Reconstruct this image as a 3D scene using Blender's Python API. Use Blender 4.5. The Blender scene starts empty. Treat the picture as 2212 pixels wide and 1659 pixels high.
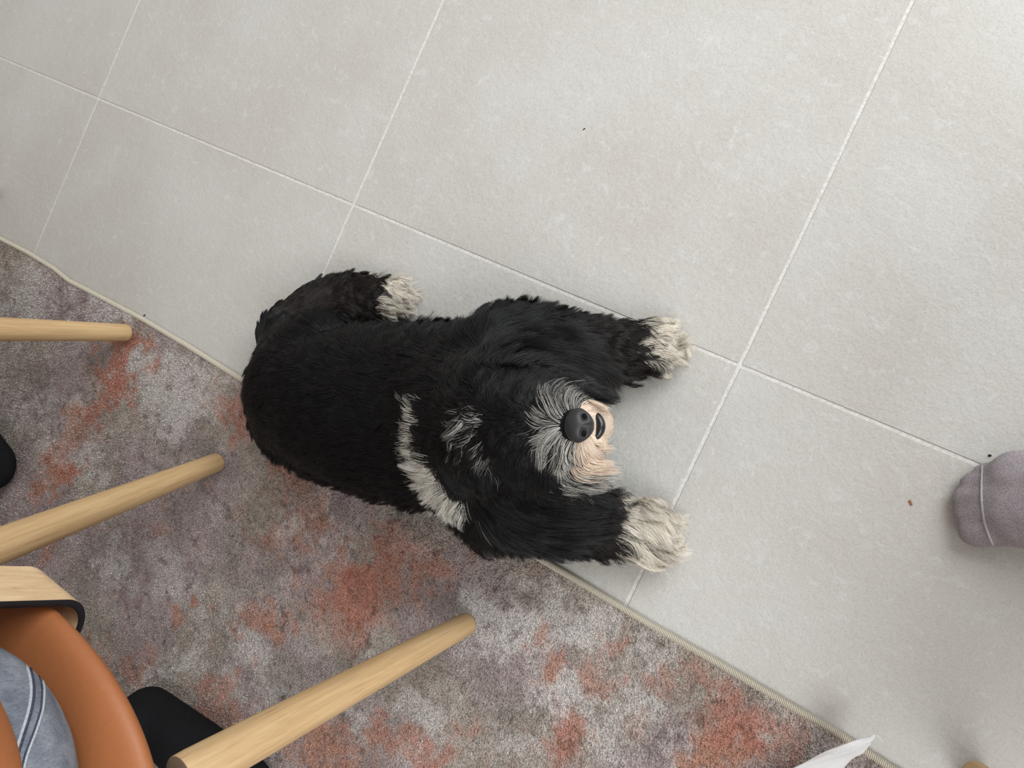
import bpy, bmesh, math
import numpy as np
from mathutils import Vector, Matrix, noise as mnoise
from mathutils.bvhtree import BVHTree
from mathutils.kdtree import KDTree

SC = bpy.context.scene
COL = SC.collection
rng = np.random.default_rng(7)

# ------------------------------------------------------------------ camera
FPX, PW, PH = 1661.0, 2212.0, 1659.0
RC = np.array([[0.8303999814989338, 0.4157762083126151, -0.3708989287228466],
               [-0.4026129168333914, 0.9079402079918063, 0.11639337571659356],
               [0.38514764691671033, 0.052675642501827734, 0.9213504038972038]])
CC = np.array([1.3337919815564931, -0.08248150106911355, 0.9222771143590262])
cd = bpy.data.cameras.new('camera')
cd.sensor_fit = 'HORIZONTAL'; cd.sensor_width = 36.0; cd.lens = FPX / PW * 36.0
cd.clip_start = 0.02; cd.clip_end = 60
cam = bpy.data.objects.new('camera', cd); COL.objects.link(cam)
M4 = Matrix.Identity(4)
for i in range(3):
    for j in range(3):
        M4[i][j] = RC[j][i]
    M4[i][3] = CC[i]
cam.matrix_world = M4
SC.camera = cam

# ------------------------------------------------------------------ world and light
world = bpy.data.worlds.new('world'); SC.world = world; world.use_nodes = True
bg = world.node_tree.nodes['Background']
bg.inputs[0].default_value = (1.0, 0.94, 0.89, 1); bg.inputs[1].default_value = 0.52

def area(name, loc, target, sx, sy, power, col):
    ld = bpy.data.lights.new(name, 'AREA'); ld.shape = 'RECTANGLE'
    ld.size = sx; ld.size_y = sy; ld.energy = power; ld.color = col
    o = bpy.data.objects.new(name, ld); COL.objects.link(o)
    o.location = loc
    o.rotation_euler = (Vector(target) - Vector(loc)).to_track_quat('-Z', 'Y').to_euler()
    return o
# tall daylight windows of the room, towards the top and right of the picture
area('window_daylight', (2.1, 1.95, 1.8), (1.3, 0.0, 0.0), 2.2, 2.0, 86, (0.93, 0.985, 1.0))
area('side_window_daylight', (3.4, -1.0, 2.5), (1.2, -0.2, 0.0), 1.8, 1.6, 58, (0.94, 0.985, 1.0))
SC.view_settings.view_transform = 'Standard'
SC.view_settings.look = 'None'
SC.view_settings.exposure = 0.0
SC.view_settings.gamma = 1.0
SC.view_settings.use_curve_mapping = False

# ------------------------------------------------------------------ helpers
def U(px, py, z=0.0):
    """point of the place at height z that the photograph shows at px, py"""
    d = RC.T @ np.array([(px - PW / 2) / FPX, -(py - PH / 2) / FPX, -1.0])
    t = (z - CC[2]) / d[2]
    return CC + t * d

def proj(P):
    q = (np.asarray(P) - CC) @ RC.T
    return np.stack([PW / 2 + FPX * q[..., 0] / -q[..., 2], PH / 2 - FPX * q[..., 1] / -q[..., 2]], -1)

def link(name, data, parent=None, mat=None):
    o = bpy.data.objects.new(name, data); COL.objects.link(o)
    if parent is not None: o.parent = parent
    if mat is not None and data is not None: data.materials.append(mat)
    return o

def empty(name, loc=(0, 0, 0), rz=0.0):
    o = bpy.data.objects.new(name, None); COL.objects.link(o)
    o.location = loc; o.rotation_euler = (0, 0, rz); o.empty_display_size = 0.05
    return o

def tag(o, label=None, cat=None, group=None, kind=None):
    if label: o['label'] = label
    if cat: o['category'] = cat
    if group: o['group'] = group
    if kind: o['kind'] = kind
    return o

def mesh_from(name, V, F, smooth=True):
    me = bpy.data.meshes.new(name)
    me.from_pydata([tuple(map(float, v)) for v in V], [], [tuple(map(int, f)) for f in F])
    me.update()
    if smooth:
        me.polygons.foreach_set('use_smooth', [True] * len(me.polygons))
    return me

def copy_tree(o, parent=None):
    c = o.copy(); COL.objects.link(c)
    if parent is not None:
        c.parent = parent; c.matrix_parent_inverse = o.matrix_parent_inverse.copy()
    for ch in list(o.children): copy_tree(ch, c)
    return c

# ---- node material helper
def mat(name):
    m = bpy.data.materials.new(name); m.use_nodes = True
    nt = m.node_tree
    return m, nt, nt.nodes['Principled BSDF']

def N(nt, kind, **kw):
    n = nt.nodes.new(kind)
    for k, v in kw.items():
        if k.startswith('i_'):
            key = k[2:]
            key = int(key) if key.isdigit() else key.replace('_', ' ')
            n.inputs[key].default_value = v
        else:
            setattr(n, k, v)
    return n

def ramp(nt, stops, src=None, interp='LINEAR'):
    r = nt.nodes.new('ShaderNodeValToRGB'); cr = r.color_ramp; cr.interpolation = interp
    while len(cr.elements) < len(stops): cr.elements.new(0.5)
    for e, (p, c) in zip(cr.elements, stops):
        e.position = p; e.color = (c[0], c[1], c[2], 1) if len(c) == 3 else c
    if src is not None: nt.links.new(src, r.inputs[0])
    return r

def mix(nt, blend, fac, a, b):
    m = nt.nodes.new('ShaderNodeMix'); m.data_type = 'RGBA'; m.blend_type = blend
    for key, v in ((0, fac), (6, a), (7, b)):
        if hasattr(v, 'links'): nt.links.new(v, m.inputs[key])
        elif isinstance(v, (int, float)): m.inputs[key].default_value = v
        else: m.inputs[key].default_value = (*v, 1)
    return m.outputs[2]

def bump(nt, b, h, strength, dist):
    n = nt.nodes.new('ShaderNodeBump'); n.inputs['Strength'].default_value = strength
    n.inputs['Distance'].default_value = dist
    nt.links.new(h, n.inputs['Height']); nt.links.new(n.outputs[0], b.inputs['Normal'])
    return n

def coords(nt, scale=(1, 1, 1), out='Object'):
    tc = nt.nodes.new('ShaderNodeTexCoord'); mp = nt.nodes.new('ShaderNodeMapping')
    mp.inputs['Scale'].default_value = scale
    nt.links.new(tc.outputs[out], mp.inputs[0])
    return mp

def noise_tex(nt, vec, scale, detail=4, rough=0.5, dist=0.0):
    n = nt.nodes.new('ShaderNodeTexNoise')
    n.inputs['Scale'].default_value = scale; n.inputs['Detail'].default_value = detail
    n.inputs['Roughness'].default_value = rough; n.inputs['Distortion'].default_value = dist
    if vec is not None: nt.links.new(vec, n.inputs['Vector'])
    return n.outputs[0]

# ------------------------------------------------------------------ materials
def make_tile_mat():
    m, nt, b = mat('porcelain_tile')
    tc = nt.nodes.new('ShaderNodeTexCoord'); oi = nt.nodes.new('ShaderNodeObjectInfo')
    vm = nt.nodes.new('ShaderNodeVectorMath'); vm.operation = 'ADD'
    cx = nt.nodes.new('ShaderNodeCombineXYZ')
    ml = nt.nodes.new('ShaderNodeMath'); ml.operation = 'MULTIPLY'; ml.inputs[1].default_value = 37.0
    nt.links.new(oi.outputs['Random'], ml.inputs[0])
    nt.links.new(ml.outputs[0], cx.inputs[0]); nt.links.new(ml.outputs[0], cx.inputs[2])
    nt.links.new(tc.outputs['Object'], vm.inputs[0]); nt.links.new(cx.outputs[0], vm.inputs[1])
    v = vm.outputs[0]
    big = ramp(nt, [(0.32, (0.490, 0.462, 0.430)), (0.5, (0.508, 0.492, 0.460)), (0.68, (0.535, 0.522, 0.496))], noise_tex(nt, v, 5.5, 5, 0.55))
    flk = ramp(nt, [(0.56, (0, 0, 0)), (0.72, (1, 1, 1))], noise_tex(nt, v, 62, 5, 0.65, 0.6))
    c1 = mix(nt, 'MIX', 0.0, big.outputs[0], (0.60, 0.595, 0.575))
    nt.links.new(ramp(nt, [(0, (0, 0, 0)), (1, (0.42, 0.42, 0.42))], flk.outputs[0]).outputs[0], nt.nodes[-1].inputs[0]) if False else None
    mx = [n for n in nt.nodes if n.bl_idname == 'ShaderNodeMix'][-1]
    sc = ramp(nt, [(0, (0, 0, 0)), (1, (0.60, 0.60, 0.60))], flk.outputs[0])
    nt.links.new(sc.outputs[0], mx.inputs[0])
    gr = ramp(nt, [(0.30, (0.90, 0.895, 0.885)), (0.5, (1, 1, 1)), (0.72, (1.05, 1.05, 1.05))], noise_tex(nt, v, 420, 3, 0.6))
    c2 = mix(nt, 'MULTIPLY', 1.0, c1, gr.outputs[0])
    nt.links.new(c2, b.inputs['Base Color'])
    b.inputs['Roughness'].default_value = 0.62
    b.inputs['Specular IOR Level'].default_value = 0.35
    h1 = noise_tex(nt, v, 150, 4, 0.6, 0.4); h2 = noise_tex(nt, v, 48, 3, 0.5)
    ad = nt.nodes.new('ShaderNodeMath'); ad.operation = 'ADD'
    nt.links.new(h1, ad.inputs[0]); nt.links.new(h2, ad.inputs[1])
    bump(nt, b, ad.outputs[0], 0.5, 0.0014)
    return m
def make_grout_mat():
    m, nt, b = mat('pale_grout')
    v = coords(nt).outputs[0]
    r = ramp(nt, [(0.3, (0.50, 0.47, 0.43)), (0.6, (0.70, 0.68, 0.65))], noise_tex(nt, v, 260, 4, 0.7))
    nt.links.new(r.outputs[0], b.inputs['Base Color']); b.inputs['Roughness'].default_value = 0.9
    bump(nt, b, noise_tex(nt, v, 700, 3), 0.5, 0.0008)
    return m
def make_oak_mat(name, c0, c1, c2, axis=2, rough=0.5):
    m, nt, b = mat(name)
    s = [1, 1, 1]; s[axis] = 0.055
    v = coords(nt, tuple(s)).outputs[0]
    s2 = [1, 1, 1]; s2[axis] = 0.02
    v2 = coords(nt, tuple(s2)).outputs[0]
    r = ramp(nt, [(0.30, c0), (0.52, c1), (0.70, c2)], noise_tex(nt, v, 150, 6, 0.62, 0.5))
    pores = ramp(nt, [(0.60, (1, 1, 1)), (0.74, (0.62, 0.55, 0.47))], noise_tex(nt, v2, 560, 3, 0.6))
    c = mix(nt, 'MULTIPLY', 1.0, r.outputs[0], pores.outputs[0])
    nt.links.new(c, b.inputs['Base Color'])
    b.inputs['Roughness'].default_value = rough; b.inputs['Specular IOR Level'].default_value = 0.3
    bump(nt, b, noise_tex(nt, v2, 560, 3, 0.6), 0.12, 0.0005)
    return m
def make_plain(name, col, rough=0.5, spec=0.4, bscale=None, bstr=0.2, bdist=0.0005, var=0.0, sheen=0.0):
    m, nt, b = mat(name)
    b.inputs['Base Color'].default_value = (*col, 1); b.inputs['Roughness'].default_value = rough
    b.inputs['Specular IOR Level'].default_value = spec
    v = coords(nt).outputs[0]
    if var:
        r = ramp(nt, [(0.3, tuple(c * (1 - var) for c in col)), (0.7, tuple(c * (1 + var) for c in col))], noise_tex(nt, v, bscale or 60, 4, 0.6))
        nt.links.new(r.outputs[0], b.inputs['Base Color'])
    if bscale: bump(nt, b, noise_tex(nt, v, bscale, 3, 0.5), bstr, bdist)
    if sheen:
        b.inputs['Sheen Weight'].default_value = sheen; b.inputs['Sheen Roughness'].default_value = 0.5
    return m
def make_denim():
    m, nt, b = mat('washed_denim')
    v = coords(nt).outputs[0]
    r = ramp(nt, [(0.33, (0.125, 0.138, 0.168)), (0.5, (0.185, 0.20, 0.235)), (0.68, (0.27, 0.285, 0.315))], noise_tex(nt, v, 38, 6, 0.62))
    v2 = coords(nt, (1, 1, 0.25)).outputs[0]
    g = ramp(nt, [(0.35, (0.80, 0.80, 0.83)), (0.65, (1.13, 1.13, 1.12))], noise_tex(nt, v2, 900, 2, 0.6))
    nt.links.new(mix(nt, 'MULTIPLY', 1.0, r.outputs[0], g.outputs[0]), b.inputs['Base Color'])
    b.inputs['Roughness'].default_value = 0.9; b.inputs['Specular IOR Level'].default_value = 0.15
    bump(nt, b, noise_tex(nt, v2, 900, 2, 0.6), 0.3, 0.0006)
    return m
def make_knit(name, c0, c1, period, bstr=0.5, rough=0.95, sheen=0.0):
    m, nt, b = mat(name)
    v = coords(nt).outputs[0]
    w = nt.nodes.new('ShaderNodeTexWave'); w.wave_type = 'BANDS'; w.bands_direction = 'Y'
    w.inputs['Scale'].default_value = period; w.inputs['Distortion'].default_value = 1.2
    w.inputs['Detail'].default_value = 2; w.inputs['Detail Scale'].default_value = 2.0
    nt.links.new(v, w.inputs['Vector'])
    vo = nt.nodes.new('ShaderNodeTexVoronoi'); vo.inputs['Scale'].default_value = period * 2.7
    nt.links.new(v, vo.inputs['Vector'])
    md = nt.nodes.new('ShaderNodeMath'); md.operation = 'MULTIPLY_ADD'; md.inputs[1].default_value = -0.8
    nt.links.new(vo.outputs['Distance'], md.inputs[0]); nt.links.new(w.outputs['Fac'], md.inputs[2])
    r = ramp(nt, [(0.0, c0), (0.85, c1)], md.outputs[0])
    big = ramp(nt, [(0.3, (0.88, 0.84, 0.84)), (0.7, (1.08, 1.08, 1.1))], noise_tex(nt, v, 45, 3, 0.6))
    nt.links.new(mix(nt, 'MULTIPLY', 1.0, r.outputs[0], big.outputs[0]), b.inputs['Base Color'])
    b.inputs['Roughness'].default_value = rough; b.inputs['Specular IOR Level'].default_value = 0.1
    if sheen: b.inputs['Sheen Weight'].default_value = sheen
    bump(nt, b, md.outputs[0], bstr, 0.0010)
    return m
def make_attr_mat(name, attr, rough=0.5, spec=0.4, speck=None, bmp=None):
    m, nt, b = mat(name)
    a = nt.nodes.new('ShaderNodeAttribute'); a.attribute_name = attr
    c = a.outputs['Color']
    if speck:
        v = coords(nt).outputs[0]
        g = ramp(nt, [(0.32, (speck[1],) * 3), (0.5, (1, 1, 1)), (0.70, (speck[2],) * 3)], noise_tex(nt, v, speck[0], 2, 0.5))
        c = mix(nt, 'MULTIPLY', 1.0, c, g.outputs[0])
        if bmp: bump(nt, b, noise_tex(nt, v, speck[0], 2, 0.5), bmp[0], bmp[1])
    nt.links.new(c, b.inputs['Base Color'])
    b.inputs['Roughness'].default_value = rough; b.inputs['Specular IOR Level'].default_value = spec
    return m

MT = dict(
    tile=make_tile_mat(), grout=make_grout_mat(),
    oak=make_oak_mat('oak_wood', (0.45, 0.290, 0.145), (0.545, 0.365, 0.190), (0.61, 0.425, 0.235)),
    ply=make_oak_mat('oak_veneer', (0.56, 0.375, 0.205), (0.68, 0.48, 0.285), (0.74, 0.545, 0.345)),
    leather=make_plain('tan_leather', (0.335, 0.117, 0.042), 0.48, 0.38, 240, 0.06, 0.0004, 0.04),
    black=make_plain('black_lacquer', (0.010, 0.009, 0.012), 0.55, 0.3, 90, 0.1),
    legend=make_plain('leg_end_grain', (0.22, 0.16, 0.11), 0.7, 0.2, 150, 0.2, var=0.15),
    metal=make_plain('black_steel', (0.02, 0.02, 0.02), 0.4, 0.5, 90, 0.05),
    denim=make_denim(),
    seam=make_plain('denim_seam', (0.42, 0.44, 0.48), 0.9, 0.1, 700, 0.5, 0.0008, 0.25),
    seam_dark=make_plain('denim_seam_groove', (0.055, 0.062, 0.095), 0.9, 0.1, 700, 0.5, 0.0008, 0.4),
    blacksock=make_plain('black_knit', (0.0105, 0.0105, 0.012), 0.9, 0.12, 620, 0.6, 0.0012, 0.35),
    greysock=make_knit('grey_marl_knit', (0.27, 0.235, 0.25), (0.62, 0.575, 0.60), 250, 0.6),
    sockseam=make_plain('pale_sock_seam', (0.52, 0.50, 0.51), 0.95, 0.1, 900, 0.8, 0.001, 0.2),
    skin=make_plain('skin', (0.62, 0.40, 0.30), 0.55, 0.35, 120, 0.1),
    rug=make_attr_mat('printed_rug', 'print_color', 0.95, 0.08, (520, 0.55, 1.35), (0.9, 0.0025)),
    pile=make_attr_mat('rug_pile', 'print_color', 0.9, 0.12),
    binding=make_plain('cream_yarn', (0.56, 0.51, 0.42), 0.9, 0.1, 500, 0.5, 0.0007, 0.12),
    cloth=make_plain('white_cotton', (0.74, 0.73, 0.73), 0.9, 0.1, 800, 0.35, 0.0005, 0.04),
    fur=make_attr_mat('dog_fur', 'strand_color', 0.38, 0.36),
    hide=make_attr_mat('dog_hide', 'hide_color', 0.8, 0.15),
    nose=make_plain('nose_leather', (0.020, 0.020, 0.022), 0.42, 0.5, 900, 0.35, 0.0008, 0.2),
    nostril=make_plain('nostril_dark', (0.002, 0.002, 0.002), 0.7, 0.1),
    lip=make_plain('wet_lip', (0.010, 0.009, 0.010), 0.28, 0.6, 500, 0.25, 0.0006),
    sweater=make_plain('dark_sweater', (0.05, 0.055, 0.07), 0.9, 0.1, 300, 0.4, 0.001, 0.15),
    eye=make_plain('dark_eye', (0.012, 0.007, 0.004), 0.06, 0.6),
    crumb=make_plain('brown_crumb', (0.36, 0.15, 0.06), 0.8, 0.2, 800, 0.5),
    dark=make_plain('dark_fluff', (0.03, 0.025, 0.02), 0.9, 0.1),
)

# ------------------------------------------------------------------ floor
TS, JW = 0.6, 0.0040
def box_mesh(name, sx, sy, z0, z1, bev):
    bm = bmesh.new(); bmesh.ops.create_cube(bm, size=1)
    for v in bm.verts:
        v.co.x *= sx; v.co.y *= sy; v.co.z = z1 if v.co.z > 0 else z0
    top = [e for e in bm.edges if all(v.co.z == z1 for v in e.verts)]
    side = [e for e in bm.edges if abs(e.verts[0].co.z - e.verts[1].co.z) > 1e-6]
    bmesh.ops.bevel(bm, geom=top + side, offset=bev, segments=2, affect='EDGES')
    me = bpy.data.meshes.new(name); bm.to_mesh(me); bm.free()
    return me
I0, I1, J0, J1 = -4, 5, -4, 4
fx0, fx1, fy0, fy1 = I0 * TS, I1 * TS, J0 * TS, J1 * TS
V = [(fx0, fy0, -0.02), (fx1, fy0, -0.02), (fx1, fy1, -0.02), (fx0, fy1, -0.02),
     (fx0, fy0, -0.0009), (fx1, fy0, -0.0009), (fx1, fy1, -0.0009), (fx0, fy1, -0.0009)]
F = [(3, 2, 1, 0), (4, 5, 6, 7), (0, 1, 5, 4), (1, 2, 6, 5), (2, 3, 7, 6), (3, 0, 4, 7)]
floor = link('floor', mesh_from('floor', V, F, False), None, MT['grout'])
tag(floor, 'pale grey porcelain tiled floor with cream grout joints', 'floor', kind='structure')
tile_me = box_mesh('floor_tile', TS - JW, TS - JW, -0.008, 0.0, 0.0007)
tile_me.materials.append(MT['tile'])
for i in range(I0, I1):
    for j in range(J0, J1):
        t = link('floor_tile', tile_me, floor)
        hz = mnoise.noise(Vector((i * 3.7, j * 5.1, 2.3))) * 0.0003
        t.location = ((i + 0.5) * TS, (j + 0.5) * TS, hz)

# ------------------------------------------------------------------ rug
EDGE = [(-1.6, -0.304), (-0.30, -0.303), (-0.094, -0.304), (-0.01, -0.301), (0.07, -0.3025), (0.118, -0.308), (0.16, -0.3065), (0.241, -0.304), (0.312, -0.302), (0.413, -0.303),
        (0.521, -0.306), (0.75, -0.309), (1.057, -0.315), (1.138, -0.315), (1.232, -0.317), (1.319, -0.316), (1.40, -0.317), (1.46, -0.317), (1.512, -0.320), (1.9, -0.324), (2.4, -0.325)]
ex, ey = np.array(EDGE).T
def edge_y(x): return np.interp(x, ex, ey)
RUGZ = 0.0055
def vnoise(x, y, seed):
    """value noise on numpy arrays"""
    r = np.random.default_rng(seed); T = r.random((256, 256))
    xi = np.floor(x).astype(int); yi = np.floor(y).astype(int)
    fx = x - xi; fy = y - yi
    fx = fx * fx * (3 - 2 * fx); fy = fy * fy * (3 - 2 * fy)
    g = lambda a, b: T[a % 256, b % 256]
    return (g(xi, yi) * (1 - fx) + g(xi + 1, yi) * fx) * (1 - fy) + (g(xi, yi + 1) * (1 - fx) + g(xi + 1, yi + 1) * fx) * fy
def fbm(x, y, f, seed, octv=5, gain=0.55):
    s = 0; a = 1; t = 0
    for k in range(octv):
        s = s + a * vnoise(x * f + 17.3 * k, y * f - 9.1 * k, seed + k); t += a; a *= gain; f *= 2.03
    return s / t
# where the print is rust red / pale, read off the photograph as spots on the rug: px, py, radius in px, strength
RED = [(290, 735, 34, 1), (265, 780, 38, 1), (235, 835, 40, 1), (190, 890, 40, .9), (155, 950, 40, .7), (125, 1020, 38, 1), (100, 1065, 30, .9), (520, 900, 50, .8),
       (840, 1180, 60, .75), (800, 1250, 75, 1), (760, 1290, 85, .95), (700, 1260, 50, .7), (940, 1220, 45, .75), (870, 1300, 50, .6), (590, 1350, 38, .9), (540, 1340, 36, .7), (400, 1310, 26, .9),
       (680, 1130, 50, .7), (640, 1010, 60, .6), (1190, 1440, 40, .8), (1150, 1370, 26, .6), (1340, 1400, 30, .7), (1290, 1470, 40, .6), (1430, 1480, 36, .5), (1220, 1590, 45, .75), (1570, 1520, 60, .8),
       (1590, 1580, 80, 1), (1540, 1640, 70, .95), (1690, 1590, 50, .7), (840, 1600, 50, .8), (690, 1600, 60, .85), (720, 1640, 55, .8), (640, 1640, 40, .6), (480, 1490, 40, .7), (440, 1530, 32, .6), (510, 1560, 36, .6), (300, 1440, 34, .5),
       (930, 1640, 45, .8), (820, 1580, 30, .8), (1000, 1570, 28, .5), (200, 1400, 30, .4), (110, 1200, 28, .5), (330, 1140, 30, .45), (590, 1160, 44, .5), (1360, 1580, 28, .4), (1500, 1450, 30, .5)]
PALE = [(60, 640, 70, .5), (200, 660, 60, .6), (270, 690, 40, .7), (330, 800, 60, .6), (380, 880, 70, .6), (150, 880, 40, .7), (120, 960, 40, .6), (60, 880, 50, .5), (180, 1000, 50, .5), (430, 860, 60, .5), (700, 1110, 36, .8),
        (620, 1150, 36, .7), (870, 1170, 30, .7), (720, 1200, 50, .4), (1050, 1310, 45, .8), (1100, 1350, 70, .8), (1060, 1390, 40, .7), (1020, 1400, 30, .6), (1200, 1330, 50, .6), (1270, 1360, 50, .7), (1230, 1500, 60, .9), (1190, 1490, 50, .8),
        (1160, 1400, 40, .5), (1330, 1520, 50, .6), (1420, 1420, 50, .5), (1400, 1560, 60, .5), (1300, 1600, 60, .5), (1450, 1620, 50, .5), (930, 1560, 50, .6), (900, 1620, 50, .6), (760, 1560, 36, .5), (880, 1510, 40, .5), (530, 1420, 50, .5), (410, 1430, 36, .6), (480, 1340, 40, .5),
        (350, 1250, 60, .5), (240, 1230, 50, .5), (330, 1470, 30, .7), (520, 1610, 40, .6), (1640, 1560, 50, .4), (1730, 1590, 40, .5), (780, 1390, 50, .35), (1120, 1600, 60, .4), (610, 1500, 60, .3)]
DARK = [(250, 1190, 90, .3), (60, 700, 80, .35), (60, 790, 70, .35), (420, 950, 60, .25), (640, 1450, 90, .35), (760, 1420, 80, .3), (520, 1290, 60, .3), (900, 1330, 70, .4), (960, 1180, 60, .4), (1010, 1250, 80, .35), (1060, 1200, 60, .5), (1560, 1490, 60, .3), (1100, 1530, 60, .35), (560, 1200, 70, .3), (350, 1060, 60, .25), (700, 1530, 60, .3)]
def spots(x, y, lst):
    P = np.stack([x, y, np.full_like(x, RUGZ)], -1); uv = proj(P)
    wx = (fbm(x, y, 34, 91, 5, .7) - .5) * 150; wy = (fbm(x, y, 34, 191, 5, .7) - .5) * 150
    u = uv[..., 0] + wx; v = uv[..., 1] + wy
    m = np.zeros_like(x)
    for a, b, r, s in lst:
        d2 = ((u - a) ** 2 + (v - b) ** 2) / (r * r)
        m = np.maximum(m, s * np.exp(-0.75 * d2 * d2))
    return m
def sstep(a, b, x):
    t = np.clip((x - a) / (b - a), 0, 1); return t * t * (3 - 2 * t)
def rug_color(x, y):
    inside = sstep(-0.5, -0.3, x) * sstep(1.75, 1.6, x)
    n1 = fbm(x, y, 9, 5, 5); n2 = fbm(x, y, 30, 25, 5, .65); n3 = fbm(x, y, 30, 45, 5, .65); n4 = fbm(x, y * 1.0, 85, 65, 4, .75)
    mauve = np.array([0.345, 0.283, 0.278]); taupe = np.array([0.345, 0.300, 0.262])
    t = sstep(.35, .65, n1)[..., None]
    c = mauve * t + taupe * (1 - t)
    c = c * (0.72 + 0.56 * n2[..., None])
    pale = np.clip(spots(x, y, PALE) * inside + (1 - inside) * .5, 0, 1)
    pm = sstep(.40, .56, n2 * .55 + n4 * .45 + pale * .22 - .06) * np.clip(0.18 + pale, 0, 1) * .95
    palec = np.array([0.54, 0.505, 0.485])
    c = c * (1 - pm[..., None]) + palec * pm[..., None]
    dk = spots(x, y, DARK)
    c = c * (1 - 0.42 * (dk * sstep(.3, .6, n3))[..., None])
    red = spots(x, y, RED)
    rm = np.clip(red * sstep(.38, .54, n3 * .5 + n4 * .5 + red * .14) * 1.0 + 0.20 * sstep(.60, .74, n3), 0, 1)
    redc = np.array([0.40, 0.160, 0.112]); org = np.array([0.44, 0.218, 0.145])
    tt = sstep(.4, .65, n1)[..., None]
    rc = redc * (1 - tt) + org * tt
    rc = rc * (0.72 + .55 * n4[..., None])
    c = c * (1 - .86 * rm[..., None]) + rc * .86 * rm[..., None]
    sp = sstep(.71, .78, fbm(x, y, 85, 85, 3, .5))
    c = c * (1 - .35 * sp[..., None])
    return np.clip(c, 0.01, 1)
xs = np.concatenate([np.linspace(-1.6, -0.5, 45)[:-1], np.arange(-0.5, 1.66, 0.0040), np.linspace(1.66, 2.4, 30)])
ts = np.concatenate([[0.0, 0.002], np.arange(0.006, 0.80, 0.0040), np.linspace(0.80, 1.75, 36)])
nx, ny = len(xs), len(ts)
X, Tt = np.meshgrid(xs, ts, indexing='ij')
Y = edge_y(X) * np.clip(1 - Tt / .3, 0, 1) + (-0.305) * np.clip(Tt / .3, 0, 1) - Tt
Z = RUGZ + (fbm(X, Y, 9, 301, 3) - .5) * 0.0022 * np.clip(Tt / .03, 0.2, 1)
Vr = np.stack([X, Y, Z], -1).reshape(-1, 3)
idx = np.arange(nx * ny).reshape(nx, ny)
Fr = np.stack([idx[:-1, :-1], idx[:-1, 1:], idx[1:, 1:], idx[1:, :-1]], -1).reshape(-1, 4)
me = bpy.data.meshes.new('woven_ground')
me.vertices.add(len(Vr)); me.vertices.foreach_set('co', Vr.ravel())
me.loops.add(Fr.size); me.loops.foreach_set('vertex_index', Fr.ravel().astype(np.int32))
me.polygons.add(len(Fr)); me.polygons.foreach_set('loop_start', np.arange(0, Fr.size, 4, dtype=np.int32))
me.update(calc_edges=True)
me.polygons.foreach_set('use_smooth', np.ones(len(Fr), bool))
rc_all = rug_color(Vr[:, 0], Vr[:, 1])
ca = me.attributes.new('print_color', 'FLOAT_COLOR', 'POINT')
ca.data.foreach_set('color', np.concatenate([rc_all, np.ones((len(rc_all), 1))], 1).astype(np.float32).ravel())
if me.polygons[len(me.polygons) // 2].normal.z < 0: me.flip_normals()
rug = empty('area_rug', (0.6, -0.6, 0.0))
tag(rug, 'grey and mauve short-pile rug printed with worn rust red patches', 'rug')
def keep(o, parent):
    """parent while keeping the world placement of data that is already in world coordinates"""
    o.parent = parent
    o.matrix_parent_inverse = Matrix.Translation(-Vector(parent.location)) if abs(parent.rotation_euler.z) < 1e-9 else parent.matrix_basis.inverted()
    return o
ground = keep(link('woven_ground', me, None, MT['rug']), rug)
# backing slab under the print
V = []; F = []
bx = np.linspace(-1.6, 2.4, 90)
for x in bx:
    y0 = float(edge_y(x))
    V += [(x, y0, 0.0004), (x, y0, RUGZ - .0012), (x, -2.05, 0.0004), (x, -2.05, RUGZ - .0012)]
for k in range(len(bx) - 1):
    a = 4 * k; b = a + 4
    F += [(a, a + 1, b + 1, b), (a + 2, b + 2, b + 3, a + 3), (a, b, b + 2, a + 2), (a + 1, a + 3, b + 3, b + 1)]
keep(link('backing', mesh_from('backing', V, F, False), None, MT['binding']), rug)

def hair_object(name, pts, rad, col, attr, material, parent):
    """pts (n,k,3), rad (n,k) , col (n,3) or (n,k,3) -> a curves object"""
    n, k, _ = pts.shape
    hc = bpy.data.hair_curves.new(name)
    hc.add_curves([k] * n)
    hc.points.foreach_set('position', pts.astype(np.float32).ravel())
    hc.points.foreach_set('radius', rad.astype(np.float32).ravel())
    if col.ndim == 2: col = np.repeat(col[:, None, :], k, 1)
    a = hc.attributes.new(attr, 'FLOAT_COLOR', 'POINT')
    a.data.foreach_set('color', np.concatenate([col, np.ones((n, k, 1))], 2).astype(np.float32).ravel())
    o = bpy.data.objects.new(name, hc); COL.objects.link(o); hc.materials.append(material)
    keep(o, parent)
    return o
# short pile, rows of loops following the weave
nP = 230000
px_ = rng.uniform(-0.42, 1.56, nP); rowp = 0.0034
tt_ = rng.uniform(0.002, 0.86, nP)
py_ = edge_y(px_) * np.clip(1 - tt_ / .3, 0, 1) - 0.305 * np.clip(tt_ / .3, 0, 1) - tt_
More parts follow.
